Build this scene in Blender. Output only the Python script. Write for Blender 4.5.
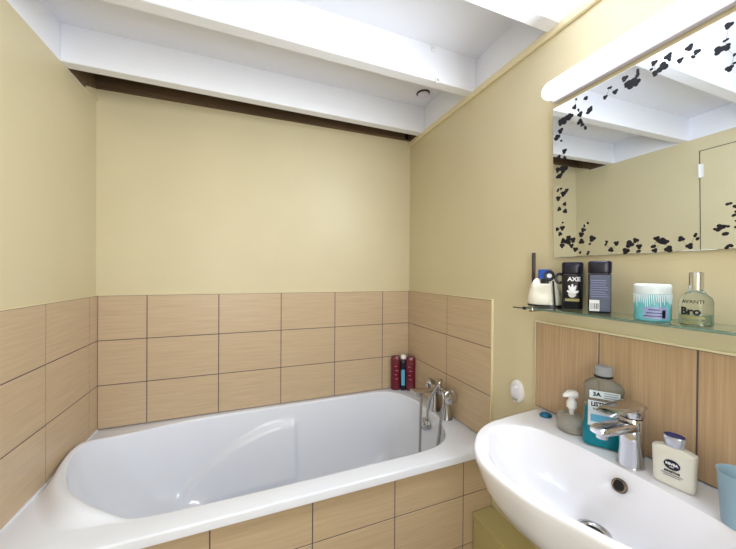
import bpy, bmesh, math, random
from mathutils import Vector, Matrix
random.seed(4)
PI = math.pi
S = bpy.context.scene
COL = S.collection
for o in list(bpy.data.objects): bpy.data.objects.remove(o)

# ------------------------------------------------------------ camera, light, exposure
W = 1.5915                                   # room width
cam_d = bpy.data.cameras.new('camera'); cam = bpy.data.objects.new('camera', cam_d); COL.objects.link(cam)
cam_d.sensor_width = 36; cam_d.lens = 306.22/736*36; cam_d.clip_start = .01
cam_d.shift_y = .48/736
fw = Vector((math.sin(.3739)*math.cos(-.0056), math.cos(.3739)*math.cos(-.0056), -.0056)).normalized()
rt = fw.cross(Vector((0, 0, 1))).normalized(); up = rt.cross(fw)
ro = .0072                                   # small roll
rt2 = rt*math.cos(ro) + up*math.sin(ro); up2 = up*math.cos(ro) - rt*math.sin(ro)
cam.matrix_world = Matrix(((rt2.x, up2.x, -fw.x, .6328), (rt2.y, up2.y, -fw.y, -1.72), (rt2.z, up2.z, -fw.z, 1.28), (0, 0, 0, 1)))
S.camera = cam
S.view_settings.view_transform = 'Standard'; S.view_settings.look = 'None'
S.view_settings.gamma = 1; S.view_settings.use_curve_mapping = False
S.view_settings.exposure = 0.27
wd = bpy.data.worlds.new('sky'); S.world = wd; wd.use_nodes = True
wd.node_tree.nodes['Background'].inputs[0].default_value = (.75, .85, 1, 1)
wd.node_tree.nodes['Background'].inputs[1].default_value = 1.0

def area(name, loc, target, sx, sy, power, col):
    l = bpy.data.lights.new(name, 'AREA'); l.shape = 'RECTANGLE'; l.size = sx; l.size_y = sy
    l.energy = power; l.color = col
    o = bpy.data.objects.new(name, l); COL.objects.link(o); o.location = loc
    o.rotation_euler = (Vector(target)-Vector(loc)).to_track_quat('-Z', 'Y').to_euler()
    return o
YR = -2.75                                   # rear wall, behind the camera
area('added_rear_fill', (.55, YR+.03, 1.35), (.95, 0, 1.35), .95, 1.3, 20, (.95, .97, 1))  # added fill light behind the camera, to even out the room
area('lamp_tube_light', (W-.075, -1.305, 1.880), (0, -1.15, 1.60), .05, .56, 15, (.85, .92, 1))

# ------------------------------------------------------------ materials
def lin(c): return tuple(((v/255)/12.92 if v/255 <= .04045 else ((v/255+.055)/1.055)**2.4) for v in c)
def mat(name, rgb, rough=.5, metal=0, coat=0, trans=0, ior=1.45, emit=None, es=0, bump=0, bscale=40, vary=0, vscale=4, stretch=(1, 1, 1), spec=.5, alpha=1, sss=0):
    m = bpy.data.materials.new(name); m.use_nodes = True
    nt = m.node_tree; b = nt.nodes['Principled BSDF']; L = nt.links
    c = lin(rgb)+(1,)
    b.inputs['Base Color'].default_value = c
    b.inputs['Roughness'].default_value = rough; b.inputs['Metallic'].default_value = metal
    b.inputs['Coat Weight'].default_value = coat; b.inputs['Coat Roughness'].default_value = .05
    b.inputs['Transmission Weight'].default_value = trans; b.inputs['IOR'].default_value = ior
    b.inputs['Specular IOR Level'].default_value = spec
    b.inputs['Alpha'].default_value = alpha
    if sss: b.inputs['Subsurface Weight'].default_value = sss
    if emit: b.inputs['Emission Color'].default_value = lin(emit)+(1,); b.inputs['Emission Strength'].default_value = es
    if bump or vary:
        tc = nt.nodes.new('ShaderNodeTexCoord'); mp = nt.nodes.new('ShaderNodeMapping')
        mp.inputs['Scale'].default_value = stretch; L.new(tc.outputs['Object'], mp.inputs[0])
    if bump:
        n = nt.nodes.new('ShaderNodeTexNoise'); n.inputs['Scale'].default_value = bscale; n.inputs['Detail'].default_value = 4
        L.new(mp.outputs[0], n.inputs['Vector']); bp = nt.nodes.new('ShaderNodeBump'); bp.inputs['Strength'].default_value = bump
        bp.inputs['Distance'].default_value = .002
        L.new(n.outputs[0], bp.inputs['Height']); L.new(bp.outputs[0], b.inputs['Normal'])
    if vary:
        n = nt.nodes.new('ShaderNodeTexNoise'); n.inputs['Scale'].default_value = vscale; n.inputs['Detail'].default_value = 5
        L.new(mp.outputs[0], n.inputs['Vector'])
        r = nt.nodes.new('ShaderNodeValToRGB'); r.color_ramp.elements[0].position = .3; r.color_ramp.elements[1].position = .7
        r.color_ramp.elements[0].color = tuple(v*(1-vary) for v in c[:3])+(1,)
        r.color_ramp.elements[1].color = tuple(min(1, v*(1+vary)) for v in c[:3])+(1,)
        L.new(n.outputs[0], r.inputs[0]); L.new(r.outputs[0], b.inputs['Base Color'])
    return m
M = {}
M['paint'] = mat('cream wall paint', (214, 202, 166), .42, bump=.12, bscale=60, vary=.03, vscale=2.5)
M['white'] = mat('white ceiling paint', (240, 241, 248), .4, bump=.08, bscale=50)
M['gapbrown'] = mat('streaked dark brown', (104, 84, 62), .8, vary=.3, vscale=8, stretch=(.3, 6, 6))
M['grout'] = mat('dark mauve grout', (98, 84, 92), .8)
M['tileh'] = mat('beige tile with level streaks', (200, 176, 144), .33, vary=.08, vscale=9, stretch=(.6, .6, 16), bump=.05, bscale=20)
M['tilev'] = mat('beige tile with upright streaks', (186, 157, 124), .33, vary=.14, vscale=9, stretch=(1, 26, .5), bump=.05, bscale=20)
M['caulk'] = mat('cream edge strip', (228, 215, 178), .5)
M['acrylic'] = mat('white acrylic', (233, 236, 244), .16, coat=.4)
M['ceramic'] = mat('white glazed ceramic', (238, 237, 243), .08, coat=.8)
M['chrome'] = mat('polished chrome', (205, 205, 210), .09, metal=1)
M['steel'] = mat('satin steel', (192, 190, 187), .2, metal=1)
M['hose'] = mat('metal hose', (182, 180, 177), .25, metal=1, bump=.8, bscale=300)
M['mirror'] = mat('silvered glass', (228, 232, 235), .01, metal=1)
M['ink'] = mat('black floral print', (9, 8, 22), .5)
M['dark'] = mat('black plastic', (18, 18, 22), .3)
M['bronze'] = mat('dull dark chrome', (120, 108, 98), .25, metal=1)
M['black'] = mat('black void', (8, 8, 8), .6)
M['glass'] = mat('clear shelf glass', (226, 244, 238), .02, trans=1, ior=1.45)
M['glassedge'] = mat('green glass edge', (150, 184, 168), .12, trans=.6)
M['green'] = mat('olive green painted boards', (186, 172, 118), .5, bump=.1, vary=.04, vscale=3)
M['plastic'] = mat('white plastic', (238, 238, 238), .3)
M['vinyl'] = mat('grey vinyl floor', (150, 145, 138), .5, vary=.1)
M['frost'] = mat('white window frame paint', (240, 240, 240), .4)
M['lampon'] = mat('lit white diffuser', (250, 250, 255), .3, emit=(250, 248, 255), es=1.6)
M['lampbody'] = mat('white lamp housing', (232, 230, 242), .35)

# ------------------------------------------------------------ mesh helpers
def link(name, bm, m, parent=None, smooth=False, loc=None, sharp=None):
    bmesh.ops.recalc_face_normals(bm, faces=bm.faces[:])
    me = bpy.data.meshes.new(name); bm.to_mesh(me); bm.free()
    ms = m if isinstance(m, (list, tuple)) else [m]
    for x in ms: me.materials.append(M[x] if isinstance(x, str) else x)
    o = bpy.data.objects.new(name, me); COL.objects.link(o)
    if smooth:
        me.polygons.foreach_set('use_smooth', [True]*len(me.polygons))
        me.set_sharp_from_angle(angle=math.radians(sharp or 40))
    if parent: o.parent = parent
    if loc: o.location = loc
    return o
def struct(name, bm, m, **k):
    o = link(name, bm, m, **k)
    if not o.parent: o['kind'] = 'structure'
    return o
def tag(o, label, cat, group=None):
    o['label'] = label; o['category'] = cat
    if group: o['group'] = group
    return o
def thing(name, label, cat, loc, rz=0, group=None):
    o = bpy.data.objects.new(name, None); COL.objects.link(o); o.empty_display_size = .05
    o.location = loc; o.rotation_euler = (0, 0, rz); return tag(o, label, cat, group)
def box(bm, x0, x1, y0, y1, z0, z1, bev=0, mi=0, seg=2):
    vs = [bm.verts.new((x, y, z)) for x in (x0, x1) for y in (y0, y1) for z in (z0, z1)]
    fs = [bm.faces.new([vs[i] for i in q]) for q in ((0, 1, 3, 2), (4, 6, 7, 5), (0, 4, 5, 1), (2, 3, 7, 6), (0, 2, 6, 4), (1, 5, 7, 3))]
    for f in fs: f.material_index = mi
    if bev:
        es = list({e for f in fs for e in f.edges})
        r = bmesh.ops.bevel(bm, geom=es, offset=bev, segments=seg, profile=.5, affect='EDGES')
        for f in r['faces']: f.material_index = mi
    return bm
def hexa(bm, p):      # 8 points: bottom 4 (ccw), top 4
    v = [bm.verts.new(q) for q in p]
    for q in ((3, 2, 1, 0), (4, 5, 6, 7), (0, 1, 5, 4), (1, 2, 6, 5), (2, 3, 7, 6), (3, 0, 4, 7)): bm.faces.new([v[i] for i in q])
    return bm
def loft(bm, rings, cap=True, closed=True, mi=0):
    vr = [[bm.verts.new(p) for p in r] for r in rings]
    n = len(vr[0])
    for a, b in zip(vr, vr[1:]):
        for i in range(n if closed else n-1):
            j = (i+1) % n
            f = bm.faces.new((a[i], a[j], b[j], b[i])); f.material_index = mi
    if cap:
        for r in (vr[0], vr[-1]):
            if len(r) > 2:
                f = bm.faces.new(r); f.material_index = mi
    return vr
def sup(w, d, z, n=2.0, N=40, ox=0, oy=0):
    out = []
    for i in range(N):
        a = 2*PI*i/N; c, s = math.cos(a), math.sin(a)
        out.append(Vector((ox+w/2*math.copysign(abs(c)**(2/n), c), oy+d/2*math.copysign(abs(s)**(2/n), s), z)))
    return out
def lathe(bm, prof, N=32, ax=None, org=(0, 0, 0), mi=0, sq=1, cap=True):
    """profile (radius, height) turned about an axis"""
    org = Vector(org); ax = Vector(ax or (0, 0, 1)).normalized()
    q = Vector((0, 0, 1)).rotation_difference(ax)
    rings = [[org+q @ Vector((max(r, 1e-5)*math.cos(2*PI*i/N), max(r, 1e-5)*sq*math.sin(2*PI*i/N), h)) for i in range(N)] for r, h in prof]
    loft(bm, rings, mi=mi, cap=cap); return bm
def catmull(P, n=10, closed=False):
    P = [Vector(p) for p in P]; out = []
    m = len(P); rng = range(m if closed else m-1)
    for i in rng:
        g = (lambda k: P[k % m]) if closed else (lambda k: P[min(max(k, 0), m-1)])
        a, b, c, d = g(i-1), g(i), g(i+1), g(i+2)
        for j in range(n):
            t = j/n
            out.append(.5*((2*b)+(c-a)*t+(2*a-5*b+4*c-d)*t*t+(-a+3*b-3*c+d)*t**3))
    if not closed: out.append(P[-1].copy())
    return out
def tube(bm, pts, r, N=10, mi=0, ry=None):
    pts = [Vector(p) for p in pts]; rings = []; prev = None
    rr = r if isinstance(r, (list, tuple)) else [r]*len(pts)
    for i, p in enumerate(pts):
        t = (pts[min(i+1, len(pts)-1)]-pts[max(i-1, 0)]).normalized()
        if prev is None:
            u = t.orthogonal().normalized()
        else:
            u = (prev-t*prev.dot(t)).normalized()
        prev = u; v = t.cross(u)
        rings.append([p+(u*math.cos(2*PI*k/N)+v*math.sin(2*PI*k/N))*rr[i] for k in range(N)])
    loft(bm, rings, mi=mi); return bm
def B(): return bmesh.new()
def text(name, body, size, m, parent, fn, bold=0, th=.0004, ang=0, align='CENTER', sx=1.0):
    """lettering as thin mesh: fn maps (u, v, h) to a point on the surface"""
    c = bpy.data.curves.new(name, 'FONT'); c.body = body; c.size = size; c.align_x = align; c.align_y = 'CENTER'
    c.extrude = th; c.offset = bold; c.resolution_u = 3
    t = bpy.data.objects.new(name, c); COL.objects.link(t)
    bpy.context.view_layer.update()
    me = bpy.data.meshes.new_from_object(t.evaluated_get(bpy.context.evaluated_depsgraph_get()))
    bpy.data.objects.remove(t); bpy.data.curves.remove(c)
    for v in me.vertices: v.co = fn(v.co.x*sx, v.co.y, v.co.z+th)
    me.materials.clear(); me.materials.append(M[m] if isinstance(m, str) else m); me.name = name
    o = bpy.data.objects.new(name, me); COL.objects.link(o); o.parent = parent; return o

# ------------------------------------------------------------ room shell
def zbot(x): return 2.037+(2.103-2.037)*x/W        # underside of joists (old sloping ceiling)
def ztop(x): return 2.168+(2.257-2.168)*x/W        # ceiling boards
H = 2.36
struct('floor', box(B(), -.12, W+.12, YR-.12, .12, -.1, 0), 'vinyl')
struct('wall_back', box(B(), -.12, W+.12, 0, .12, 0, H), 'paint')
bm = B(); box(bm, -.12, 0, YR, 0, 0, 2.037); struct('wall_left', bm, 'paint')
bm = B(); box(bm, W, W+.12, YR, 0, 0, 2.105); struct('wall_right', bm, 'paint')
bm = B(); box(bm, -.12, 0, YR, 0, 2.037, H); struct('wall_left_upper', bm, 'white')
bm = B(); box(bm, W, W+.12, YR, 0, 2.105, H); struct('wall_right_upper', bm, 'white')
struct('wall_rear', box(B(), -.12, W+.12, YR-.12, YR, 0, H), 'paint')
bm = B(); hexa(bm, [(-.1, YR, ztop(0)), (W+.1, YR, ztop(W)), (W+.1, .1, ztop(W)), (-.1, .1, ztop(0)), (-.1, YR, H+.05), (W+.1, YR, H+.05), (W+.1, .1, H+.05), (-.1, .1, H+.05)])
struct('ceiling', bm, 'white')
# joists: (y of front face at left wall, at right wall)
for k, (yl, yr) in enumerate([(-.285, -.162), (-.690, -.600), (-1.05, -1.012), (-1.44, -1.44), (-1.87, -1.87), (-2.3, -2.3)]):
    bm = B(); t = .046
    hexa(bm, [(0, yl, zbot(0)), (W, yr, zbot(W)), (W, yr+t, zbot(W)), (0, yl+t, zbot(0)), (0, yl, ztop(0)+.01), (W, yr, ztop(W)+.01), (W, yr+t, ztop(W)+.01), (0, yl+t, ztop(0)+.01)])
    bmesh.ops.bevel(bm, geom=bm.edges[:], offset=.002, segments=1, affect='EDGES')
    ms = ['white']
    if k == 0:
        ms = ['white', 'gapbrown']; bm.normal_update()  # gap side of the first joist in the same dark brown
        for f in bm.faces:
            if f.normal.y > .7: f.material_index = 1
    struct('beam_%d' % (k+1), bm, ms)
# brown strips darken the gap between the first joist and the back wall
bm = B(); hexa(bm, [(0, -.012, 2.094), (W, -.012, 2.118), (W, 0, 2.118), (0, 0, 2.094), (0, -.012, 2.17), (W, -.012, 2.25), (W, 0, 2.25), (0, 0, 2.17)])
struct('trim_1', bm, 'gapbrown')
bm = B(); hexa(bm, [(0.0, -.27, 2.155), (W, -.14, 2.24), (W, -.012, 2.24), (0.0, -.012, 2.155), (0, -.27, 2.166), (W, -.14, 2.255), (W, -.012, 2.255), (0, -.012, 2.166)])
struct('trim_2', bm, 'gapbrown')
for nm, xa, xb, za, zb in (('trim_9', 0, .006, 2.040, 2.17), ('trim_10', W-.006, W, 2.112, 2.25)):
    struct(nm, box(B(), xa, xb, -.235 if xa < .1 else -.115, -.11 if xa < .1 else -.0125, za, zb), 'gapbrown')
bm = B(); hexa(bm, [(0, -.11, 2.0375), (.0058, -.11, 2.0375), (.0058, 0, 2.0375), (0, 0, 2.0375), (0, -.11, 2.048), (.0058, -.11, 2.048), (.0058, 0, 2.093), (0, 0, 2.093)]); struct('wall_left_head', bm, 'paint')
bm = B(); hexa(bm, [(0, -.11, 2.048), (.006, -.11, 2.048), (.006, -.0125, 2.088), (0, -.0125, 2.088), (0, -.11, 2.17), (.006, -.11, 2.17), (.006, -.0125, 2.17), (0, -.0125, 2.17)]); struct('trim_12', bm, 'gapbrown')
# cream moulding along the head of the right wall
bm = B(); box(bm, W-.014, W, YR, 0, 2.084, 2.112, .004); struct('trim_3', bm, 'caulk')
struct('trim_11', box(B(), .0085, .0135, -.735, -.012, .5695, .5745, .001), 'acrylic')
# door in the left wall, seen in the mirror
bm = B(); box(bm, -.004, .004, -1.52, -.742, .02, 1.955, .0015); d = struct('door_1', bm, 'paint')
bm = B()
for a in ((-.742, -.738, .02, 1.959), (-1.524, -1.52, .02, 1.959)): box(bm, -.002, .0015, a[0], a[1], a[2], a[3])
box(bm, -.002, .0015, -1.52, -.742, 1.955, 1.959); link('door_gap', bm, 'dark', d)
for z in (1.80, .35):
    bm = B(); lathe(bm, [(0, 0), (.006, 0), (.007, .004), (.007, .076), (.006, .08), (0, .08)], 12, org=(.006, -.739, z)); box(bm, .0042, .0062, -.757, -.744, z+.002, z+.078); link('hinge', bm, 'plastic', d, smooth=True)
bm = B(); tube(bm, catmull([(.004, -1.46, 1.02), (.04, -1.46, 1.02), (.05, -1.44, 1.02), (.05, -1.36, 1.02)], 5), .008); lathe(bm, [(0, 0), (.024, 0), (.024, .006), (0, .006)], 20, ax=(1, 0, 0), org=(.003, -1.46, 1.02)); link('door_handle', bm, 'steel', d, smooth=True)
# added window frame round the fill light, unseen behind the camera
bm = B()
for a in ((.02, .07, .62, 2.05), (1.03, 1.08, .62, 2.05), (.02, 1.08, .62, .67), (.02, 1.08, 2.0, 2.05)): box(bm, a[0], a[1], YR, YR+.04, a[2], a[3], .004)
struct('added_window_1', bm, 'frost')

# ------------------------------------------------------------ tiling (slab of grout with raised tiles)
def tiling(name, org, du, dv, us, vs, m, thick=.009, gap=.0036, nrm=None):
    """org point, du/dv unit directions, us/vs joint positions, nrm outwards"""
    bm = B(); org, du, dv, nr = Vector(org), Vector(du), Vector(dv), Vector(nrm)
    def blk(u0, u1, v0, v1, h0, h1, bev, mi):
        s = B(); box(s, u0, u1, v0, v1, h0, h1, bev, mi, 1)
        for v in s.verts:
            p = org+du*v.co.x+dv*v.co.y+nr*v.co.z; v.co = p
        me = bpy.data.meshes.new('t'); s.to_mesh(me); s.free(); bm.from_mesh(me); bpy.data.meshes.remove(me)
    blk(us[0], us[-1], vs[0], vs[-1], 0, thick-.0015, 0, 0)
    for a, b in zip(us, us[1:]):
        for c, d in zip(vs, vs[1:]): blk(a+gap/2, b-gap/2, c+gap/2, d-gap/2, .001, thick, .0008, 1)
    return struct(name, bm, ['grout', m])
zt = 1.1706
rows = [zt-.6015, zt-.404, zt-.202, zt]
rows[0] = .571
tiling('wall_tile_back', (0, 0, 0), (1, 0, 0), (0, 0, 1), [.009, .194, .4973, .8015, 1.1013, 1.4022, W-.009], rows, 'tileh', nrm=(0, -1, 0))
tiling('wall_tile_right', (W, 0, 0), (0, -1, 0), (0, 0, 1), [0, .409, .7162], rows, 'tileh', nrm=(-1, 0, 0))
tiling('wall_tile_left', (0, 0, 0), (0, -1, 0), (0, 0, 1), [0, .080, .382, .684, .735], rows, 'tileh', nrm=(1, 0, 0))
tiling('wall_tile_basin', (W, 0, 0), (0, -1, 0), (0, 0, 1), [.930, 1.1385, 1.3480, 1.557, 1.64], [.8175, 1.112], 'tilev', nrm=(-1, 0, 0))
# cream edge strips on top of the tiling
bm = B(); box(bm, .0, W, -.010, 0, zt, zt+.003); struct('trim_4', bm, 'caulk')
bm = B(); box(bm, W-.0105, W, -.7162, -.01, zt, zt+.004); box(bm, W-.0105, W, -.7205, -.7162, .571, zt+.004); struct('trim_5', bm, 'caulk')
bm = B(); box(bm, 0, .0105, -.735, -.01, zt, zt+.003); struct('trim_6', bm, 'caulk')
bm = B(); box(bm, W-.0115, W, -1.64, -.930, 1.112, 1.117); box(bm, W-.010, W, -.930, -.9275, .82, 1.117); struct('trim_7', bm, 'caulk')

# ------------------------------------------------------------ bathtub
tub = thing('bathtub', 'white acrylic bathtub with moulded armrest, set in tiled alcove', 'bathtub', (W/2, -.37, 0))
def loc_(o, par): o.location = -Vector(par.location); return o
ctrl = [(.027, -.25), (.036, -.34), (.066, -.43), (.115, -.52), (.178, -.592), (.265, -.637), (.34, -.664), (.48, -.674), (.80, -.676), (1.15, -.674), (1.30, -.668), (1.385, -.649),
        (1.445, -.607), (1.489, -.538), (1.515, -.455), (1.521, -.37), (1.517, -.258), (1.497, -.16), (1.455, -.085), (1.385, -.045), (1.25, -.034), (.95, -.034), (.60, -.034), (.42, -.038), (.30, -.056), (.20, -.080), (.112, -.115), (.054, -.172)]
den = catmull([(a, b, 0) for a, b in ctrl], 40, True)
cum = [0]
for i in range(len(den)): cum.append(cum[-1]+(den[(i+1) % len(den)]-den[i]).length)
def resample(N):
    out = []; j = 0
    for k in range(N):
        s = cum[-1]*k/N
        while cum[j+1] < s: j += 1
        t = (s-cum[j])/max(1e-9, cum[j+1]-cum[j]); out.append(den[j].lerp(den[(j+1) % len(den)], t))
    return out
N = 380
inn = resample(N)
nor = []
for i in range(N):
    t = (inn[(i+1) % N]-inn[i-1]).normalized(); nor.append(Vector((-t.y, t.x, 0)))
cen = Vector((.8, -.36, 0))
if sum((inn[i]+nor[i]*.01-cen).length-(inn[i]-cen).length for i in range(N)) < 0: nor = [-n for n in nor]
X0, X1, Y0, Y1 = .001, W-.001, -.744, -.001
def rect(p, ins=0):
    d = p-cen; ks = []
    x0, x1, y0, y1 = X0+ins, X1-ins, Y0+ins, Y1-ins
    if d.x > 0: ks.append((x1-cen.x)/d.x)
    if d.x < 0: ks.append((x0-cen.x)/d.x)
    if d.y > 0: ks.append((y1-cen.y)/d.y)
    if d.y < 0: ks.append((y0-cen.y)/d.y)
    return cen+d*min(ks)
def sm(a, b, x):
    t = min(1, max(0, (x-a)/(b-a))); return t*t*(3-2*t)
ZR = .570
hl = [.042*(1-sm(.14, .33, p.x))*(1-sm(-.22, -.07, p.y)) for p in inn]
wid = [min(.010+.048*h/.042, max(.004, p.x-.008), max(.004, -p.y-.012)) for p, h in zip(inn, hl)]
rings = []
rings.append([Vector((*rect(p, .012).xy, .540)) for p in inn])
rings.append([Vector((*rect(p).xy, .541)) for p in inn])
rings.append([Vector((*rect(p).xy, ZR-.006)) for p in inn])
rings.append([Vector((*rect(p, .002).xy, ZR-.0015)) for p in inn])
rings.append([Vector((*rect(p, .006).xy, ZR)) for p in inn])
def clampr(q):
    return Vector((min(max(q.x, X0+.004), X1-.007), min(max(q.y, Y0+.007), Y1-.007), q.z))
for f, hh in ((1, 0), (.86, .06), (.7, .24), (.5, .58), (.33, .86), (.18, .98), (.05, 1.0), (0, 1.0)):
    rings.append([clampr(Vector(((p+n*(f*w)).x, (p+n*(f*w)).y, ZR+h*hh))) for p, n, h, w in zip(inn, nor, hl, wid)])
# inside
fx0, fx1, fy0, fy1, ZF = .52, 1.34, -.565, -.155, .165
def floorpt(p):
    a = math.atan2((p.y-cen.y)/.34, (p.x-.8)/.74); c, s = math.cos(a), math.sin(a); n = 3.4
    return Vector(((fx0+fx1)/2+(fx1-fx0)/2*math.copysign(abs(c)**(2/n), c), (fy0+fy1)/2+(fy1-fy0)/2*math.copysign(abs(s)**(2/n), s), 0))
arc = [(.33, .24), (.375, .285), (.47, .362), (.60, .438), (.717, .480), (.80, .493), (.855, .492), (.90, .485)]
def arcz(x):
    for (a, b), (c, d) in zip(arc, arc[1:]):
        if a <= x <= c: return b+(d-b)*(x-a)/(c-a)
    return arc[0][1] if x < arc[0][0] else arc[-1][1]
for k in range(1, 6):          # rounded lip turning down into the tub
    a = k/6*PI/2; rings.append([Vector(((p-n*(.009*math.sin(a)*(1+.6*h/.042))).x, (p-n*(.009*math.sin(a)*(1+.6*h/.042))).y, ZR+h-.009*(1-math.cos(a)))) for p, n, h in zip(inn, nor, hl)])
NR = 64; NB0 = len(rings)
for k in range(NR+1):
    t = k/NR; a = t*PI/2
    ring = []
    for p0, nn, h in zip(inn, nor, hl):
        n = 2.05+.95*sm(.10, .45, p0.x)
        hprog = 1-math.cos(a)**(2/n) if t < 1 else 1; v = math.sin(a)**(2/n) if t > 0 else 0
        p = p0-nn*(.009*(1+.6*h/.042))
        q = p.lerp(floorpt(p), .12*v+.88*hprog)
        z = ZR+h-.009-(ZR+h-.009-ZF)*v
        # moulded armrest standing proud of the long walls
        if .30 < q.x < .95:
            e = sm(.33, .40, q.x)*(1-sm(.864, .890, q.x)); w = e*(1-sm(arcz(q.x)-.022, arcz(q.x)+.008, z))*sm(ZF+.0, ZF+.06, z)
            if q.y > -.30: q.y -= .028*w
            elif q.y < -.42: q.y += .024*w
        ring.append(Vector((q.x, q.y, z)))
    rings.append(ring)
for f in (.75, .5, .25, .02):
    c2 = Vector((.93, -.36, ZF-.006)); rings.append([Vector((c2.x+(q.x-c2.x)*f, c2.y+(q.y-c2.y)*f, ZF-.006*(1-f))) for q in rings[NB0+NR]])
bm = B(); loft(bm, rings, cap=False)
bm.faces.new([v for v in bm.verts][-N:])
loc_(link('tub_shell', bm, 'acrylic', tub, smooth=True, sharp=50), tub)
bm = B(); ov = Vector((1.484, -.36, .505)); lathe(bm, [(0, -.02), (.030, -.02), (.031, .002), (.028, .006), (.024, .007), (.022, .004), (.009, .004), (.008, .010), (0, .011)], 28, ax=(-1, 0, .12), org=ov)
for k in range(8):
    a = k*PI/4; p = ov+Vector((-.008, .016*math.cos(a), .016*math.sin(a))); lathe(bm, [(0, 0), (.0035, 0), (.0035, .002), (0, .002)], 8, ax=(-1, 0, 0), org=p)
loc_(link('overflow_cover', bm, 'steel', tub, smooth=True), tub)
bm = B(); lathe(bm, [(0, 0), (.032, 0), (.032, .003), (.024, .005), (.02, .002), (0, .002)], 28, org=(1.2, -.36, ZF-.004)); loc_(link('drain', bm, 'chrome', tub, smooth=True), tub)
# tiled panel closing off the front of the tub
tiling('wall_tile_panel', (0, -.708, 0), (1, 0, 0), (0, 0, 1), [0.0, .230, .532, .836, 1.139, 1.447, W], [0, .182, .384, .5395], 'tileh', nrm=(0, -1, 0))

# ------------------------------------------------------------ pipe boxing below the basin
bm = B(); box(bm, 1.492, W, -1.9, -.722, 0, .296, .002); box(bm, 1.486, W, -1.9, -.7195, .296, .309, .003)
struct('trim_8', bm, 'green')

# ------------------------------------------------------------ basin
bas = thing('washbasin', 'white ceramic washbasin mounted on the wall below glass shelf', 'basin', (1.40, -1.27, .612))
ZB = .815
oc = [(W-.001, -.945), (1.56, -.9465), (1.46, -.952), (1.40, -.957), (1.342, -.965), (1.275, -.993), (1.209, -1.050), (1.175, -1.108), (1.165, -1.172), (1.171, -1.256), (1.195, -1.327), (1.218, -1.39), (1.25, -1.46), (1.30, -1.53), (1.37, -1.575), (1.46, -1.59), (1.56, -1.595), (W-.001, -1.596)]
ic = [(1.478, -1.27), (1.476, -1.17), (1.462, -1.09), (1.425, -1.03), (1.36, -.999), (1.30, -1.014), (1.238, -1.070), (1.205, -1.120), (1.194, -1.178), (1.199, -1.256), (1.216, -1.322), (1.238, -1.38), (1.27, -1.45), (1.317, -1.51), (1.38, -1.545), (1.43, -1.53), (1.462, -1.47), (1.475, -1.37)]
cb = Vector((1.366, -1.264, 0))
od = catmull([(a, b, 0) for a, b in oc], 30)
od += [od[-1].lerp(od[0], k/60) for k in range(1, 60)]
idn = catmull([(a, b, 0) for a, b in ic], 30, True)
def radial(poly, N, c):
    out = []
    for k in range(N):
        a = 2*PI*k/N; d = Vector((math.cos(a), math.sin(a), 0)); best = None
        for i in range(len(poly)):
            p, q = poly[i]-c, poly[(i+1) % len(poly)]-c
            e = q-p; den_ = d.x*e.y-d.y*e.x
            if abs(den_) < 1e-12: continue
            t = (p.x*e.y-p.y*e.x)/den_; s = (p.x*d.y-p.y*d.x)/den_
            if t > 0 and -1e-6 <= s <= 1+1e-6 and (best is None or t > best): best = t
        out.append(c+d*(best or .1))
    return out
NB = 256
# angles chosen so the two corners at the wall are hit
O = radial(od, NB, cb); I = radial(idn, NB, cb)
kc = Vector((W, -1.27, 0))
def ins(p, dd):        # pull in from the edge except at the wall
    f = 1 if p.x < W-.01 else 0
    q = p+(cb-p).normalized()*dd*f; return q
rings = []
def under(s, z):
    r = []
    for p in O:
        q = kc+(p-kc)*s; r.append(Vector((min(q.x, W-.001), q.y, z)))
    return r
for s, z in ((.32, .612), (.54, .618), (.69, .633), (.815, .662), (.90, .70), (.955, .742), (.987, .785)): rings.append(under(s, z))
rings.append([Vector((*p.xy, ZB-.010)) for p in O])
rings.append([Vector((*ins(p, .001).xy, ZB-.004)) for p in O])
rings.append([Vector((*ins(p, .004).xy, ZB-.0005)) for p in O])
rings.append([Vector((*ins(p, .008).xy, ZB)) for p in O])
rings.append([Vector((*o.lerp(i, .7).xy, ZB)) for o, i in zip(O, I)])
rings.append([Vector((*o.lerp(i, .9).xy, ZB-.0006)) for o, i in zip(O, I)])
DR = .024
for k in range(0, 41):
    t = 1-k/40; ring = []
    for j, i in enumerate(I):
        d = (i-cb).normalized()*DR; p = cb+d+(i-cb-d)*t
        z = ZB-.002-.118*(1-t**3.2)*(1-.0*t)
        if k == 0: z = ZB-.0022
        ring.append(Vector((p.x, p.y, z)))
    rings.append(ring)
bm = B(); loft(bm, rings, cap=False)
bm.verts.ensure_lookup_table(); bm.faces.new(bm.verts[:NB])
loc_(link('basin_bowl', bm, 'ceramic', bas, smooth=True, sharp=60), bas)
zd = ZB-.120
bm = B(); lathe(bm, [(.0225, -.002), (.0235, .002), (.0300, .0045), (.034, .0035), (.035, 0), (.033, -.003)], 40, org=(*cb.xy, zd), cap=False); 
bm2 = bm; loc_(link('drain_ring', bm2, 'chrome', bas, smooth=True, sharp=80), bas)
bm = B(); lathe(bm, [(0, -.004), (.0235, -.004), (.0235, -.0005), (0, -.0005)], 32, org=(*cb.xy, zd)); loc_(link('drain_hole', bm, 'black', bas, smooth=True), bas)
ovp = Vector((1.461, -1.262, .777)); oax = Vector((-1, 0, .55)).normalized()
bm = B(); lathe(bm, [(.0105, .0005), (.0110, .004), (.0140, .005), (.0155, .003), (.0160, -.004)], 32, ax=oax, org=ovp, cap=False); loc_(link('overflow_ring', bm, 'bronze', bas, smooth=True, sharp=80), bas)
bm = B(); lathe(bm, [(0, .0), (.0112, 0), (.0112, .0022), (0, .0022)], 24, ax=oax, org=ovp); loc_(link('overflow_hole', bm, 'black', bas, smooth=True), bas)

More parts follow.
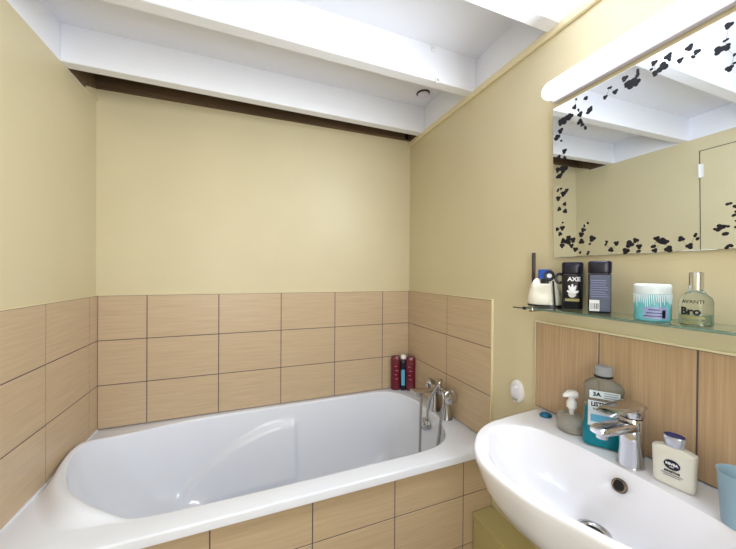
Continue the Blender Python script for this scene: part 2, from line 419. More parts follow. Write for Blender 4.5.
# basin mixer tap
tap = thing('basin_mixer_tap', 'chrome single lever mixer tap standing on the washbasin ledge', 'tap', (1.512, -1.258, ZB))
bm = B(); lathe(bm, [(0, 0), (.0275, 0), (.0275, .003), (.0265, .006), (.0245, .05), (.0245, .115), (.0235, .117), (0, .117)], 40); link('body', bm, 'chrome', tap, smooth=True)
bm = B(); rr = []
for x, w, h, z in ((.005, .044, .028, .098), (-.02, .044, .028, .098), (-.055, .042, .026, .097), (-.095, .040, .022, .096), (-.108, .036, .018, .095), (-.112, .028, .012, .095)):
    rr.append([Vector((x, p.x, z+p.y)) for p in sup(w, h, 0, 3, 24)])
loft(bm, rr); lathe(bm, [(0, -.008), (.012, -.008), (.012, .004), (0, .004)], 20, org=(-.092, 0, .085)); link('spout', bm, 'chrome', tap, smooth=True)
bm = B(); lathe(bm, [(0, .1175), (.0225, .1175), (.0225, .120), (0, .120)], 40); link('collar', bm, 'dark', tap, smooth=True)
bm = B(); lathe(bm, [(0, .1205), (.025, .1205), (.0265, .123), (.0265, .146), (.024, .151), (.016, .154), (0, .155)], 40)
rr = []
for x, w, h, z in ((.018, .050, .012, .145), (-.015, .052, .014, .146), (-.045, .050, .012, .144), (-.072, .046, .009, .139), (-.086, .042, .007, .135), (-.090, .034, .004, .134)):
    rr.append([Vector((x, p.x, z+p.y)) for p in sup(w, h, 0, 3, 24)])
loft(bm, rr); link('lever', bm, 'chrome', tap, smooth=True)
tap.rotation_euler = (0, 0, -.12)

# ------------------------------------------------------------ mirror with printed sprigs
mir = thing('wall_mirror', 'frameless wall mirror printed with black flower sprigs along its border', 'mirror', (W-.014, -1.2965, 1.582))
mir.rotation_euler = (0, -.02, 0)
mw, mh = .60, .490
bm = B(); box(bm, -.004, .001, -mw/2, mw/2, -mh/2, mh/2, .0008); link('glass', bm, 'mirror', mir)
bm = B(); box(bm, .001, .004, -mw/2+.004, mw/2-.004, -mh/2+.004, mh/2-.004); link('backing', bm, 'dark', mir)
BL = [(-1.1557, 1.782, 0.0065), (-1.1671, 1.802, 0.0057), (-1.1812, 1.7831, 0.007), (-1.204, 1.8063, 0.0075), (-1.2182, 1.7853, 0.0134), (-1.2302, 1.7799, 0.0092), (-1.2091, 1.7877, 0.0081), (-1.2334, 1.8083, 0.0059), (-1.2329, 1.7976, 0.0059), (-1.2679, 1.8077, 0.0069), (-1.2621, 1.7948, 0.0038), (-1.2709, 1.7809, 0.0075), (-1.2849, 1.7873, 0.0111), (-1.2798, 1.784, 0.0075), (-1.2953, 1.8056, 0.0085), (-1.2974, 1.7973, 0.0049), (-1.317, 1.7822, 0.0065), (-1.3391, 1.7759, 0.0046), (-1.3452, 1.7827, 0.0063), (-1.3325, 1.8008, 0.0076), (-1.3352, 1.802, 0.0046), (-1.3805, 1.7631, 0.0098), (-1.3911, 1.7616, 0.007), (-1.3902, 1.7774, 0.0048), (-1.3945, 1.805, 0.0069), (-1.3957, 1.715, 0.0069), (-1.4027, 1.7388, 0.0032), (-1.4029, 1.7217, 0.0032), (-1.1036, 1.8065, 0.0061), (-1.074, 1.8188, 0.0039), (-1.037, 1.773, 0.0144), (-1.0547, 1.7762, 0.0109), (-1.0249, 1.7727, 0.0112), (-1.0227, 1.7443, 0.009), (-1.0129, 1.7284, 0.0091), (-1.0066, 1.7262, 0.0068), (-1.0255, 1.7115, 0.0045), (-1.0683, 1.7979, 0.0075), (-1.0853, 1.7673, 0.0084), (-1.0807, 1.7828, 0.0053), (-1.1021, 1.8081, 0.0062), (-1.115, 1.7691, 0.0082), (-1.1089, 1.7614, 0.0062), (-1.0855, 1.745, 0.0084), (-1.0922, 1.7332, 0.0063), (-1.1009, 1.7206, 0.0062), (-1.0357, 1.6749, 0.0078), (-1.0162, 1.6608, 0.0079), (-1.036, 1.6516, 0.0066), (-1.0327, 1.6178, 0.0133), (-1.0141, 1.6212, 0.009), (-1.0206, 1.6003, 0.009), (-1.0119, 1.5981, 0.0057), (-1.0138, 1.5557, 0.0056), (-1.024, 1.558, 0.0046), (-1.0318, 1.5398, 0.01), (-1.0431, 1.5484, 0.0063), (-1.0151, 1.5291, 0.0083), (-1.0361, 1.5063, 0.0064), (-1.0181, 1.4931, 0.0074), (-1.0374, 1.4832, 0.0073), (-1.0293, 1.4478, 0.0037), (-1.0111, 1.4285, 0.0065), (-1.028, 1.4302, 0.0082), (-1.0206, 1.4118, 0.0074), (-1.0458, 1.3862, 0.0117), (-1.031, 1.3876, 0.0091), (-1.0271, 1.3735, 0.0082), (-1.0626, 1.3892, 0.0088), (-1.0581, 1.371, 0.0071), (-1.0482, 1.3977, 0.0072), (-1.07, 1.3585, 0.0079), (-1.0848, 1.3483, 0.0043), (-1.1082, 1.3456, 0.0059), (-1.0817, 1.338, 0.003), (-1.0889, 1.3812, 0.0086), (-1.0944, 1.4154, 0.0069), (-1.0887, 1.4025, 0.0078), (-1.0977, 1.4284, 0.0043), (-1.1077, 1.4346, 0.0042), (-1.1206, 1.387, 0.0092), (-1.1131, 1.3718, 0.0038), (-1.1572, 1.3672, 0.0048), (-1.1591, 1.3746, 0.004), (-1.1837, 1.3678, 0.0066), (-1.1697, 1.3507, 0.0071), (-1.2156, 1.3622, 0.0098), (-1.229, 1.3708, 0.0074), (-1.2065, 1.3449, 0.0084), (-1.2317, 1.371, 0.0047), (-1.2364, 1.3547, 0.0067), (-1.235, 1.3424, 0.0054), (-1.2731, 1.371, 0.0064), (-1.2826, 1.3643, 0.0082), (-1.2905, 1.3619, 0.0069), (-1.2665, 1.3523, 0.0058), (-1.2693, 1.3419, 0.0064), (-1.2959, 1.3434, 0.0081), (-1.3193, 1.3656, 0.0066), (-1.3337, 1.3479, 0.0071), (-1.3438, 1.3723, 0.0047), (-1.3473, 1.3633, 0.0041), (-1.3773, 1.3802, 0.0056), (-1.3834, 1.3847, 0.0072), (-1.3924, 1.3854, 0.0049), (-1.3906, 1.3693, 0.0055), (-1.3959, 1.4321, 0.0049), (-1.4047, 1.4246, 0.0043), (-1.4067, 1.413, 0.0037), (-1.4029, 1.4066, 0.0038), (-1.4065, 1.3947, 0.0027), (-1.4066, 1.382, 0.0037), (-1.3938, 1.3414, 0.0049), (-1.3987, 1.3438, 0.0043)]
def clusters(pts, dist=.030):
    left = list(range(len(pts))); out = []
    while left:
        g = [left.pop(0)]; q = g[:]
        while q:
            a = q.pop()
            for b in left[:]:
                if math.hypot(pts[a][0]-pts[b][0], pts[a][1]-pts[b][1]) < dist: left.remove(b); g.append(b); q.append(b)
        out.append(g)
    return out
def petal(bm, y, z, r, n):
    """a bloom or leaf of a few rounded lobes"""
    ph0 = random.uniform(0, PI)
    lobes = [(y, z, r*1.05, ph0, .72)] if n == 0 else [(y+math.cos(2*PI*k/n+ph0)*r*.50, z+math.sin(2*PI*k/n+ph0)*r*.50, r*random.uniform(.58, .74), 2*PI*k/n+ph0, .92) for k in range(n)]
    for a, b, c, ph, asp in lobes:
        top = []
        for k in range(20):
            t = 2*PI*k/20; u, v = c*1.1*math.cos(t), c*1.1*asp*math.sin(t)
            top.append((a+u*math.cos(ph)-v*math.sin(ph), b+u*math.sin(ph)+v*math.cos(ph)))
        lay = next(lay_it)
        loft(bm, [[(-.0040, p, q) for p, q in top], [(-.0044-lay, p, q) for p, q in top]])
def _lay():
    k = 0
    while True: yield (k % 12)*.00002; k += 1
lay_it = _lay()
rel = [(y+1.2965, z-1.582, r*.88) for y, z, r in BL]
rel += [(-y, z, r) for y, z, r in rel if y > .175 and abs(z) < .30]
rel = [(y, z, r) for y, z, r in rel if abs(y) < mw/2-.004 and abs(z) < mh/2-.003]
for g in clusters(rel):
    bm = B()
    for i in g:
        y, z, r = rel[i]; petal(bm, y, z, r, 3 if r > .0055 else (2 if r > .0036 and i % 2 else 0))
    g2 = sorted(g, key=lambda i: rel[i][0]+rel[i][1]*.3)
    for i, j in zip(g2, g2[1:]):
        a, b = rel[i], rel[j]
        if math.hypot(a[0]-b[0], a[1]-b[1]) < .032:
            tube(bm, [(-.0042, a[0], a[1]), (-.0042, (a[0]+b[0])/2, (a[1]+b[1])/2-.002), (-.0042, b[0], b[1])], .0002, 5)
    link('flower_sprig', bm, 'ink', mir)

# ------------------------------------------------------------ lamp over the mirror
lamp = thing('wall_lamp', 'long white lit tube lamp on wall over the mirror', 'lamp', (W, -1.305, 1.880))
def capsule(bm, x0, x1, half, hz, y0, y1, nn=10):
    """D profile extruded along y with rounded ends"""
    rings = []
    for k in range(nn+1):
        a = PI/2*k/nn; rings.append((y0+half*(1-math.sin(a)), math.cos(a) if False else math.sin(a)))
    ys = [(y0+hz*(1-math.cos(PI/2*k/nn)), math.sin(PI/2*k/nn)*.999+.001) for k in range(nn+1)]
    ys += [(y1-hz*(1-math.cos(PI/2*k/nn)), math.sin(PI/2*k/nn)*.999+.001) for k in range(nn, -1, -1)]
    out = []
    for y, s in ys:
        r = []
        for k in range(24):
            a = 2*PI*k/24; c, q = math.cos(a), math.sin(a)
            r.append((( x0+x1)/2+(x1-x0)/2*math.copysign(abs(c)**.75, c)*(.35+.65*s if c < 0 else 1), y, hz*math.copysign(abs(q)**.8, q)*s))
        out.append(r)
    loft(bm, out)
bm = B(); capsule(bm, -.060, -.018, .03, .028, -.33, .33); link('diffuser', bm, 'lampon', lamp, smooth=True)
bm = B(); box(bm, -.022, 0, -.315, .315, -.031, .024, .006); link('housing', bm, 'lampbody', lamp, smooth=True)

# ------------------------------------------------------------ glass shelf
sh = thing('glass_shelf', 'narrow clear glass shelf with dark metal bracket below the mirror', 'shelf', (W, -1.285, 1.170))
bm = B(); box(bm, -.127, -.004, -.30, .30, 0, .006, .0006, seg=1)
bm.normal_update()
for f in bm.faces:
    if abs(f.normal.z) < .5: f.material_index = 1
link('glass_panel', bm, ['glass', 'glassedge'], sh)
for y in (.27, -.27):
    bm = B(); tube(bm, [(0, y, -.004), (-.140, y, -.004)], .003, 8); lathe(bm, [(0, 0), (.009, 0), (.009, .004), (0, .004)], 16, ax=(-1, 0, 0), org=(0, y, -.004)); lathe(bm, [(0, 0), (.005, .001), (.005, .009), (0, .010)], 12, org=(-.128, y, -.004)); link('bracket', bm, 'steel', sh, smooth=True)
bm = B(); tube(bm, [(-.131, .300, .001), (-.140, .318, .002), (-.150, .325, .003)], .0018, 8); lathe(bm, [(0, 0), (.005, 0), (.005, .008), (0, .008)], 12, ax=(0, 1, 0), org=(-.127, .296, .001)); link('corner_clip', bm, 'dark', sh, smooth=True)

ZS = 1.1762
# ------------------------------------------------------------ things on the glass shelf
M['navy'] = mat('navy gloss plastic', (15, 16, 38), .25)
M['blackcan'] = mat('black can', (16, 17, 24), .28)
M['greylabel'] = mat('slate grey label', (86, 92, 112), .45, vary=.15, vscale=60, stretch=(1, 1, 3))
M['blue'] = mat('bright blue plastic', (36, 84, 178), .35)
M['cream'] = mat('off white plastic', (240, 236, 220), .35)
M['brown'] = mat('dark brown plastic', (58, 42, 34), .4)
M['teal'] = mat('teal wrap with pale streaks', (98, 178, 190), .35, vary=.35, vscale=30, stretch=(1, 1, .25))
M['violet'] = mat('violet label', (150, 160, 205), .4)
M['lidwhite'] = mat('pale blue white lid', (226, 238, 244), .3)
M['flask'] = mat('clear glass flask', (240, 246, 242), .02, trans=1, ior=1.3)
M['toner'] = mat('pale green liquid', (196, 214, 196), .05, trans=.7, ior=1.33)
M['red'] = mat('dark red glossy bottle', (102, 10, 32), .2, coat=.4)
M['pink'] = mat('pink print', (190, 90, 120), .5)
M['bluelabel'] = mat('light blue label', (96, 176, 214), .4)
M['print'] = mat('white print', (232, 232, 232), .5)
M['gold'] = mat('olive gold print', (156, 148, 96), .4)
M['mouth'] = mat('teal mouthwash', (10, 146, 166), .05, trans=.4, ior=1.34)
M['clearpl'] = mat('clear grey plastic', (206, 208, 200), .08, trans=.82, ior=1.2)
M['labelp'] = mat('pale label', (214, 226, 232), .45)
M['soapliq'] = mat('cloudy clear plastic', (236, 234, 226), .10, trans=.75, ior=1.25)
M['milk'] = mat('milky lotion bottle', (226, 224, 212), .18, trans=.15, coat=.3)
M['capnavy'] = mat('navy blue cap top', (28, 38, 110), .4)
M['silver'] = mat('silver plastic', (190, 194, 204), .25, metal=.7)
M['cup'] = mat('blue grey matt plastic', (143, 172, 188), .45)
M['capblue'] = mat('dark cyan plastic', (10, 92, 128), .3)
M['caplid'] = mat('frosted clear cap', (196, 200, 204), .25, trans=.5, ior=1.2)

# white holder with blue base (comb, cap and clip stand in and behind it)
t = thing('bathroom_holder', 'small rounded white plastic holder with navy base at end of glass shelf', 'holder', (1.545, -.992, ZS), -.95)
bm = B(); loft(bm, [sup(.099, .060, z, 2.6, 40) for z in (0, .006)]); link('base', bm, 'navy', t, smooth=True)
bm = B(); loft(bm, [sup(w, d, z, 2.4, 40) for w, d, z in ((.094, .056, .006), (.097, .059, .012), (.095, .057, .034), (.086, .050, .056), (.072, .042, .070), (.060, .036, .074), (.050, .030, .070))])
for s in (-1, 1):
    lathe(bm, [(.014, 0), (.013, .01), (.009, .022), (.005, .029), (0, .031)], 14, org=(s*.027, -.006, .062), ax=(-s*.22, 0, 1))
link('cup', bm, 'cream', t, smooth=True)
t = thing('blue_capped_tube', 'small tube with square bright blue cap rising from the white holder', 'tube', (1.548, -.990, ZS+.0705), -.95)
bm = B(); loft(bm, [sup(.022, .018, z, 4, 24) for z in (.0005, .0195)]); link('tube_body', bm, 'navy', t, smooth=True)
bm = B(); loft(bm, [sup(w, .022, z, 6, 24) for w, z in ((.036, .020), (.038, .022), (.038, .048), (.036, .050))]); link('cap', bm, 'blue', t, smooth=True)
bm = B(); box(bm, -.006, .006, -.0025, .0025, 0, .180, .002); o = link('comb', bm, 'brown', smooth=True); o.location = (1.566, -.932, ZS); o.rotation_euler = (0, 0, -.9)
tag(o, 'thin dark brown comb standing upright behind the white holder', 'comb')
t = thing('hair_clip', 'black round looped hair clip beside the blue cap', 'hair clip', (1.531, -1.035, ZS), -.95)
bm = B()
for cx, cz in ((-.012, .100), (.016, .092)):
    tube(bm, [(cx+.011*math.cos(a*PI/12), 0, cz+.014*math.sin(a*PI/12)) for a in range(25)], .0042, 8)
tube(bm, [(-.002, .001, .084), (.002, .001, .035), (.004, .001, .0025)], .0028, 8); link('loops', bm, 'dark', t, smooth=True)
bm = B(); lathe(bm, [(0, -.001), (.007, -.001), (.007, .001), (0, .001)], 20, ax=(0, 1, 0), org=(-.012, 0, .100)); link('inset', bm, 'print', t, smooth=True)

def face(ang, rad, z0):      # wraps lettering round an upright surface of given radius
    def fn(u, v, h):
        a = ang+u/rad; return Vector(((rad+h)*math.cos(a), (rad+h)*math.sin(a), z0+v))
    return fn
def flat(org, ux, nrm, tilt=0):
    org, ux, nrm = Vector(org), Vector(ux).normalized(), Vector(nrm).normalized(); uz = Vector((0, 0, 1))
    return lambda u, v, h: org+ux*u+uz*v+nrm*h
def look(x, y): return math.atan2(-1.72-y, .6328-x)      # direction of the room's entrance from the spot
def patch(bm, fn, w, h, dh=.0003, nu=10, nv=1, mi=0):
    a = [[fn(-w/2+w*i/nu, -h/2+h*j/nv, dh) for i in range(nu+1)] for j in range(nv+1)]
    vv = [[bm.verts.new(p) for p in r] for r in a]
    for j in range(nv):
        for i in range(nu):
            f = bm.faces.new((vv[j][i], vv[j][i+1], vv[j+1][i+1], vv[j+1][i])); f.material_index = mi

# black deodorant with white lettering
x, y = 1.556, -1.077; an = look(x, y)
t = thing('deodorant_can', 'black shower can with pale hand print standing next to white holder', 'can', (x, y, ZS), an+PI/2)
bm = B(); loft(bm, [sup(w, d, z, 3, 36) for w, d, z in ((.050, .034, 0), (.054, .038, .003), (.055, .039, .10), (.053, .037, .104))]); link('can_body', bm, 'blackcan', t, smooth=True)
bm = B(); loft(bm, [sup(w, d, z, 3, 36) for w, d, z in ((.052, .036, .1045), (.054, .038, .107), (.056, .039, .136), (.052, .035, .141), (.044, .028, .142))]); link('cap', bm, 'navy', t, smooth=True)
fr = flat((0, -.0197, .090), (1, 0, 0), (0, -1, 0))
text('lettering', 'AXE', .017, 'print', t, flat((.004, -.0197, .090), (1, 0, 0), (0, -1, 0)), bold=.0006)
bm = B()
for a, L in ((-1.0, .014), (-.4, .021), (0, .023), (.4, .021), (1.15, .016)):
    c, s = math.sin(a), math.cos(a); tube(bm, [(c*.004, -.0196, .046+s*.004), (c*L*.7, -.0197, .046+s*L*.8), (c*L*1.1, -.0196, .046+s*L*1.3)], [.005, .0036, .0022], 8)
lathe(bm, [(0, -.002), (.010, -.001), (.010, .0005), (0, .001)], 16, ax=(0, -1, 0), org=(0, -.0197, .045)); link('hand_print', bm, 'print', t, smooth=True)
bm = B(); patch(bm, flat((0, -.0195, .028), (1, 0, 0), (0, -1, 0)), .036, .008); link('gold_band', bm, 'gold', t)

# grey labelled bottle with bar code
x, y = 1.530, -1.171; an = look(x, y)
t = thing('shampoo_bottle', 'navy bottle with grey back label and bar code on glass shelf', 'bottle', (x, y, ZS), an+PI/2)
bm = B(); loft(bm, [sup(w, d, z, 3.4, 36) for w, d, z in ((.048, .034, 0), (.052, .038, .003), (.051, .038, .104), (.049, .036, .107))]); link('bottle_body', bm, 'navy', t, smooth=True)
bm = B(); loft(bm, [sup(w, d, z, 3.4, 36) for w, d, z in ((.049, .036, .1075), (.052, .038, .110), (.053, .038, .136), (.050, .035, .140), (.042, .028, .142))]); link('cap', bm, 'navy', t, smooth=True)
bm = B(); patch(bm, flat((.001, -.0194, .055), (1, 0, 0), (0, -1, 0)), .045, .098); link('back_label', bm, 'greylabel', t)
bm = B(); patch(bm, flat((-.011, -.0197, .021), (1, 0, 0), (0, -1, 0)), .022, .030); pl = link('bar_code', bm, 'print', t)
bm = B()
for k in range(9):
    w = random.choice((.0006, .001, .0013)); box(bm, -.020+k*.0021, -.020+k*.0021+w, -.0201, -.0198, .011, .027)
link('bars', bm, 'navy', pl)
bm = B()
for k in range(8): box(bm, -.019, .014+random.uniform(-.006, .006), -.0199, -.0197, .045+k*.0062, .0460+k*.0062)
link('small_print', bm, 'violet', t)

# teal jar
x, y = 1.500, -1.303; an = look(x, y)
t = thing('cosmetic_jar', 'round teal jar with white top and violet label on glass shelf', 'jar', (x, y, ZS), an)
R = .0325
bm = B(); lathe(bm, [(0, 0), (R-.003, 0), (R, .003), (R, .062)], 48); link('jar_body', bm, 'teal', t, smooth=True)
bm = B(); lathe(bm, [(R, .0622), (R+.0003, .063), (R+.0003, .079), (R-.001, .0825), (R-.005, .084), (0, .0845)], 48); link('lid', bm, 'lidwhite', t, smooth=True)
bm = B()
for k in range(26):
    a = -1.4+2.8*k/25; h = .012*random.random()+.012; tube(bm, [((R+.0002)*math.cos(a), (R+.0002)*math.sin(a), .0615), ((R+.0002)*math.cos(a+.05), (R+.0002)*math.sin(a+.05), .0615-h*1.3)], [.0014, .0004], 6)
link('splash_print', bm, 'lidwhite', t, smooth=True)
bm = B(); patch(bm, face(.20, R, .020), .042, .026, .0008); pl = link('label', bm, 'violet', t)
bm = B()
for k in range(3): patch(bm, face(.10+.0*k, R, .013+k*.007), .034-.008*k, .0016, .0014)
patch(bm, face(.60, R, .018), .006, .018, .0014); link('label_print', bm, 'navy', pl)

# clear cologne bottle
x, y = 1.505, -1.375; an = look(x, y)
t = thing('cologne_bottle', 'clear glass cologne bottle with silver cap and black lettering', 'bottle', (x, y, ZS), an)
R = .0255
bm = B(); lathe(bm, [(0, 0), (R-.002, 0), (R, .002), (R, .050), (R-.002, .058), (R-.009, .066), (.013, .070), (.011, .074), (0, .074)], 48); link('flask', bm, 'flask', t, smooth=True)
bm = B(); lathe(bm, [(0, .003), (R-.004, .003), (R-.003, .005), (R-.003, .024), (0, .024)], 40); link('liquid', bm, 'toner', t, smooth=True)
bm = B(); lathe(bm, [(0, .0745), (.0112, .0745), (.0112, .109), (.0104, .111), (0, .1115)], 32); link('cap', bm, 'chrome', t, smooth=True)
text('lettering', 'AVANTI', .010, 'ink', t, face(-.20, R+.0003, .050), sx=.95)
text('lettering', 'Bro', .021, 'ink', t, face(-.34, R+.0003, .030), bold=.0009)
bm = B(); patch(bm, face(-.20, R+.0003, .018), .036, .0045); patch(bm, face(-.15, R+.0003, .010), .034, .0015); patch(bm, face(-.25, R+.0003, .006), .022, .0015); link('small_print', bm, 'gold', t)

# ------------------------------------------------------------ things on the washbasin
ZL = ZB+.0006
bm = B(); lathe(bm, [(0, 0), (.016, 0), (.019, .003), (.0185, .007), (.014, .011), (.006, .0135), (0, .014)], 28, sq=.78); 
for k in range(3): lathe(bm, [(.003, 0), (.003, .002), (0, .003)], 8, org=(-.008+.008*k, 0, .011))
o = link('bottle_cap', bm, 'capblue', smooth=True); o.location = (1.542, -1.003, ZL); o.rotation_euler = (0, 0, -.6)
tag(o, 'small loose dark blue plastic cap lying on the washbasin corner', 'cap')

t = thing('soap_dispenser', 'clear low soap dispenser with white pump on washbasin ledge', 'soap dispenser', (1.538, -1.092, ZL))
bm = B(); lathe(bm, [(0, 0), (.036, 0), (.0385, .003), (.0385, .040), (.0370, .044), (.030, .046), (.012, .047), (0, .047)], 44); link('bottle_body', bm, 'soapliq', t, smooth=True)
bm = B(); lathe(bm, [(0, .0475), (.0055, .0475), (.0065, .058), (.010, .066), (.0135, .068), (.0135, .084), (.0105, .088), (.0085, .092), (.0085, .098), (0, .098)], 28)
rr = []
for xx, w, h, z in ((.0125, .022, .018, .107), (0, .025, .021, .107), (-.010, .020, .018, .107), (-.019, .012, .011, .104), (-.024, .008, .008, .101)): rr.append([Vector((xx, p.x, z+p.y)) for p in sup(w, h, 0, 3.5, 20)])
loft(bm, rr); o = link('pump', bm, 'plastic', t, smooth=True); o.rotation_euler = (0, 0, -.5)
bm = B(); lathe(bm, [(0, .004), (.0345, .004), (.0365, .007), (.0365, .026), (0, .026)], 40); link('soap', bm, 'soapliq', t, smooth=True)

# mouthwash
t = thing('mouthwash_bottle', 'large teal mouthwash bottle with clear cap behind the chrome tap', 'bottle', (1.539, -1.178, ZL), math.radians(-52)); t.scale = (1, 1, .972)
def msec(w, d, z): return sup(w, d, z, 4.2, 48)
bm = B(); loft(bm, [msec(w, d, z) for w, d, z in ((.080, .042, 0), (.090, .050, .003), (.094, .052, .008), (.094, .052, .048), (.088, .047, .056), (.086, .045, .060), (.086, .045, .108))]); link('liquid_body', bm, 'mouth', t, smooth=True)
bm = B(); loft(bm, [msec(w, d, z) for w, d, z in ((.086, .045, .1083), (.086, .045, .152), (.090, .047, .158), (.090, .047, .163), (.082, .043, .172), (.062, .036, .180), (.036, .033, .186), (.032, .032, .190))]); link('upper_body', bm, 'clearpl', t, smooth=True)
bm = B(); lathe(bm, [(0, .1905), (.021, .1905), (.022, .193), (.019, .1955), (0, .1955)], 32); link('collar', bm, 'dark', t, smooth=True)
bm = B(); lathe(bm, [(0, .196), (.0185, .196), (.0195, .198), (.0195, .219), (.018, .2215), (0, .222)], 32)
for k in range(24):
    a = 2*PI*k/24; tube(bm, [(.0195*math.cos(a), .0195*math.sin(a), .199), (.0195*math.cos(a), .0195*math.sin(a), .217)], .0007, 6)
link('cap', bm, 'caplid', t, smooth=True)
mf = lambda z, u=0: flat((u, -.0228, z), (1, 0, 0), (0, -1, 0))
bm = B(); patch(bm, mf(.146), .066, .021, .0006); pl = link('upper_label', bm, 'labelp', t)
text('lettering', '3A', .015, 'navy', pl, mf(.146, -.017), bold=.0007)
bm = B()
for k in range(3): patch(bm, mf(.152-k*.006, .014), .030, .0016, .0010)
link('small_print', bm, 'greylabel', pl)
bm = B(); patch(bm, mf(.093), .072, .070, .0006); pl = link('front_label', bm, 'labelp', t)
text('lettering', 'LISTERINE', .0165, 'navy', pl, mf(.118, 0), bold=.0007, sx=.80)
text('lettering', 'TOTAL CARE', .0085, 'navy', pl, mf(.104, 0), bold=.0003)
bm = B(); patch(bm, mf(.080), .060, .020, .0010); link('blue_band', bm, 'bluelabel', pl)

# milky lotion flask
t = thing('aftershave_bottle', 'flat milky lotion bottle with silver cap on basin ledge', 'bottle', (1.511, -1.341, ZL), math.radians(-82))
bm = B(); loft(bm, [sup(w, d, z, 4.5, 44) for w, d, z in ((.058, .018, 0), (.066, .024, .003), (.068, .026, .008), (.073, .028, .076), (.071, .026, .081), (.050, .022, .085), (.030, .020, .087))]); link('bottle_body', bm, 'milk', t, smooth=True)
bm = B(); loft(bm, [sup(w, d, z, 2.1, 40) for w, d, z in ((.032, .024, .0875), (.034, .026, .089), (.038, .030, .109), (.037, .029, .1105))]); link('cap', bm, 'silver', t, smooth=True)
bm = B(); loft(bm, [sup(w, d, z, 2.1, 40) for w, d, z in ((.035, .027, .1107), (.034, .026, .1118), (.026, .019, .1110))]); link('cap_top', bm, 'capnavy', t, smooth=True)
nf = lambda z, u=0: flat((u, -.0140, z), (1, 0, 0), (0, -1, 0))
bm = B(); lathe(bm, [(0, 0), (.0135, 0), (.0135, .0008), (0, .0008)], 36, ax=(0, -1, 0), org=(0, -.0138, .050), sq=.80); pl = link('badge', bm, 'navy', t)
text('lettering', 'NIVEA', .0072, 'print', pl, flat((0, -.0148, .0515), (1, 0, 0), (0, -1, 0)), bold=.0003)
text('lettering', 'MEN', .0035, 'print', pl, flat((0, -.0148, .0455), (1, 0, 0), (0, -1, 0)))
text('lettering', 'SENSITIVE', .0058, 'navy', t, nf(.0345), bold=.0002)
bm = B()
for k in range(2): patch(bm, nf(.029-.004*k), .036-.008*k, .0014, .0006)
link('small_print', bm, 'greylabel', t)

# tumbler
bm = B(); lathe(bm, [(0, 0), (.023, 0), (.0255, .003), (.0315, .096), (.0330, .0975), (.0320, .098), (.0295, .096), (.0238, .006), (0, .006)], 48)
o = link('tumbler', bm, 'cup', smooth=True, sharp=60); o.location = (1.484, -1.449, ZL)
tag(o, 'blue grey plastic tumbler standing on the washbasin edge by the tiles', 'tumbler')

# ------------------------------------------------------------ bath mixer and corner bottles
bt = thing('bath_mixer', 'chrome bath mixer with shower hoses mounted at end of bathtub', 'bath tap', (1.545, -.415, ZR))
bm = B(); tube(bm, [(0, .075, .117), (0, .03, .118), (0, -.03, .118), (0, -.075, .117)], [.016, .020, .020, .016], 24); link('mixer_body', bm, 'steel', bt, smooth=True)
for y in (.052, -.052):
    bm = B(); lathe(bm, [(0, 0), (.029, 0), (.0285, .004), (.0235, .03), (.017, .085), (.0165, .108), (0, .11)], 28, org=(0, y, 0.001)); link('pillar', bm, 'steel', bt, smooth=True)
bm = B(); lathe(bm, [(0, 0), (.012, 0), (.014, .006), (.024, .009), (.026, .014), (.026, .026), (.022, .032), (.012, .034), (0, .034)], 28, ax=(-.25, 1, .25), org=(0, .076, .120))
for k in range(10):
    a = 2*PI*k/10; lathe(bm, [(0, .011), (.004, .011), (.004, .028), (0, .028)], 8, ax=(0, 1, .15), org=(.0225*math.cos(a), .076, .120+.0225*math.sin(a)))
link('tap_knob', bm, 'steel', bt, smooth=True)
bm = B(); lathe(bm, [(0, 0), (.012, 0), (.012, .008), (.024, .010), (.033, .014), (.034, .019), (.028, .022), (.018, .023), (.014, .030), (0, .031)], 32, ax=(-.25, -1, 0), org=(0, -.070, .117)); link('tap_knob', bm, 'chrome', bt, smooth=True)
bm = B(); rr = []
for x, w, h, z in ((0, .034, .022, .118), (-.05, .040, .018, .126), (-.10, .048, .013, .132), (-.150, .056, .012, .134), (-.160, .050, .008, .134)): rr.append([Vector((x, p.x+.004, z+p.y)) for p in sup(w, h, 0, 3, 24)])
loft(bm, rr); lathe(bm, [(0, 0), (.015, 0), (.016, .024), (0, .024)], 20, org=(-.128, .004, .108)); link('spout', bm, 'steel', bt, smooth=True)
bm = B(); lathe(bm, [(0, 0), (.012, 0), (.012, .02), (.009, .026), (.009, .036), (.014, .040), (.014, .046), (0, .048)], 24, org=(-.01, .0, .128)); link('diverter', bm, 'chrome', bt, smooth=True)
# the shower hose hangs from the mixer into the tub and comes back over the rim
hp = catmull([(-.100, .014, .110), (-.104, .016, .08), (-.105, .020, -.05), (-.105, .022, -.20), (-.105, .0, -.31), (-.09, -.04, -.335), (-.072, -.055, -.26), (-.060, -.060, -.13), (-.055, -.068, -.06), (-.053, -.078, .01), (-.050, -.092, .08), (-.050, -.096, .122), (-.048, -.080, .146), (-.035, -.045, .142), (-.018, -.012, .130)], 12)
bm = B(); tube(bm, hp, .0068, 12); link('shower_hose', bm, 'hose', bt, smooth=True)
hs = catmull([(-.030, -.045, .190), (-.048, -.058, .182), (-.055, -.045, .160), (-.055, -.010, .115), (-.056, .012, .075), (-.057, .028, .02), (-.058, .032, -.028)], 8)
bm = B(); tube(bm, hs, [.0085]*12+[.0066]*(len(hs)-12), 14); link('hand_shower', bm, 'steel', bt, smooth=True)

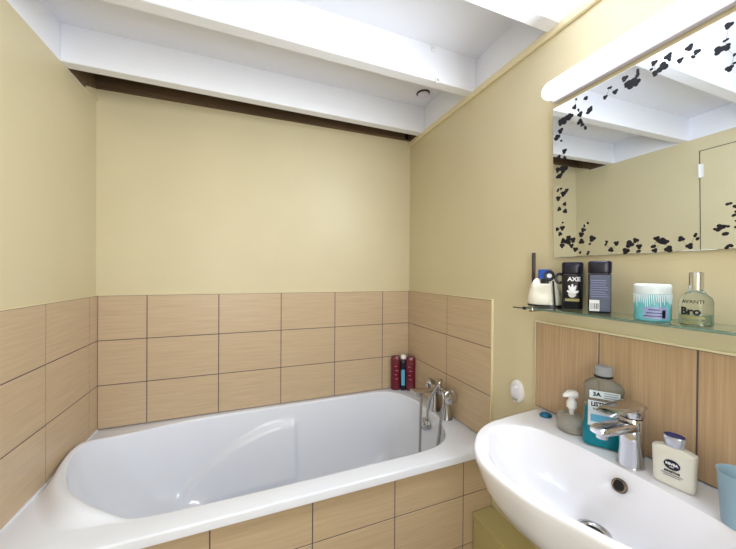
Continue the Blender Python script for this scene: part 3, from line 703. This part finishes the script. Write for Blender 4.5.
ZT = ZR+.0006
def gel(x, y, lab, body, nm='shower_gel_bottle', rz=-.35, w=.044, h=.185, k=1):
    t = thing(nm, lab, 'bottle', (x, y, ZT), rz)
    bm = B(); loft(bm, [sup(a*w, b*w*k, z*h, 3, 36) for a, b, z in ((.82, .62, 0), (.98, .78, .02), (1, .80, .08), (.96, .78, .35), (.97, .78, .6), (1, .8, .84), (.95, .74, .93), (.80, .60, .98), (.5, .4, 1.0))]); link('bottle_body', bm, body, t, smooth=True)
    return t
for x, y, lab, s in ((1.477, -.043, 'dark red shower gel bottle against the back tiles at tub corner', 1), (1.556, -.087, 'dark red shower gel bottle against the side wall tiles near the bath mixer', -1)):
    t = gel(x, y, lab, 'red', w=.058, h=.208, rz=-.5, k=.62)
    for a, b, c in ((-.004, .145, .014), (.004, .120, .018), (-.002, .095, .012), (.003, .070, .014)):
        bm = B(); patch(bm, flat((a+.004*s, -.0143, b), (1, 0, 0), (0, -1, 0)), c, .005, nu=3); link('print_patch', bm, 'pink', t)
t = gel(1.5165, -.066, 'navy shower gel bottle with light blue label and white cap', 'navy', w=.033, h=.190, rz=-.5)
bm = B(); lathe(bm, [(0, .1905), (.014, .1905), (.016, .194), (.016, .208), (.012, .215), (0, .216)], 28); link('cap', bm, 'plastic', t, smooth=True)
bm = B(); patch(bm, flat((.0, -.0135, .080), (1, 0, 0), (0, -1, 0)), .020, .095, .0006); link('blue_label', bm, 'bluelabel', t)

# ------------------------------------------------------------ small fittings
t = thing('wall_hook', 'small oval white plastic fitting on wall between tub and basin', 'wall fitting', (W, -.846, .835))
bm = B(); rr = [[Vector((-x, p.x, p.y)) for p in sup(w, h, 0, 2, 36)] for x, w, h in ((0, .062, .086), (.004, .062, .086), (.009, .058, .082), (.012, .050, .074), (.0125, .040, .060))]; loft(bm, rr); link('back_plate', bm, 'plastic', t, smooth=True)
bm = B(); rr = [[Vector((-x, p.x-.004, p.y+dz)) for p in sup(w, h, 0, 3, 28)] for x, w, h, dz in ((.012, .030, .056, 0), (.020, .028, .050, .002), (.026, .024, .034, .006), (.027, .016, .024, .008))]; loft(bm, rr); link('rocker', bm, 'lampbody', t, smooth=True)
bm = B(); box(bm, -.021, -.012, -.012, .008, -.031, -.023, .002); link('slot', bm, 'steel', t, smooth=True)

t = thing('ceiling_vent', 'small round white vent with painted shadow rim on ceiling between joists', 'vent', (1.503, -.292, ztop(1.503)-.0005)); t.rotation_euler = (0, -.056, 0)
bm = B(); lathe(bm, [(0, 0), (.036, 0), (.036, -.006), (.032, -.009), (0, -.009)], 36); link('rim', bm, 'dark', t, smooth=True)  # dark ring puts the shadow round the vent into the colour
bm = B(); lathe(bm, [(0, -.009), (.029, -.009), (.029, -.016), (.024, -.020), (.012, -.018), (0, -.018)], 36); link('cover', bm, 'lampbody', t, smooth=True)
def jy(x): return -.690+(-.600+.690)*x/W
for x, z, lab in ((1.352, ztop(1.352)-.018, 'tiny clear hook high on the joist face near ceiling'), (1.374, zbot(1.374)+.006, 'tiny white hook at the bottom edge of the joist')):
    t = thing('adhesive_hook', lab, 'hook', (x, jy(x)-.0005, z))
    bm = B(); box(bm, -.009, .009, -.004, 0, -.013, .013, .0015); link('pad', bm, 'plastic', t, smooth=True)
    bm = B(); tube(bm, catmull([(0, -.004, .004), (0, -.010, -.002), (0, -.014, -.009), (0, -.018, -.005)], 5), .0025, 8); link('hook', bm, 'plastic', t, smooth=True)
bm = B(); box(bm, -.010, .010, -.004, 0, -.03, .03, .001); box(bm, -.010, .010, -.03, -.004, .026, .03, .001)
o = link('joist_bracket', bm, 'dark'); o.location = (W-.035, -.0125, 2.150); tag(o, 'small dark metal bracket behind the joist in the ceiling corner', 'bracket')
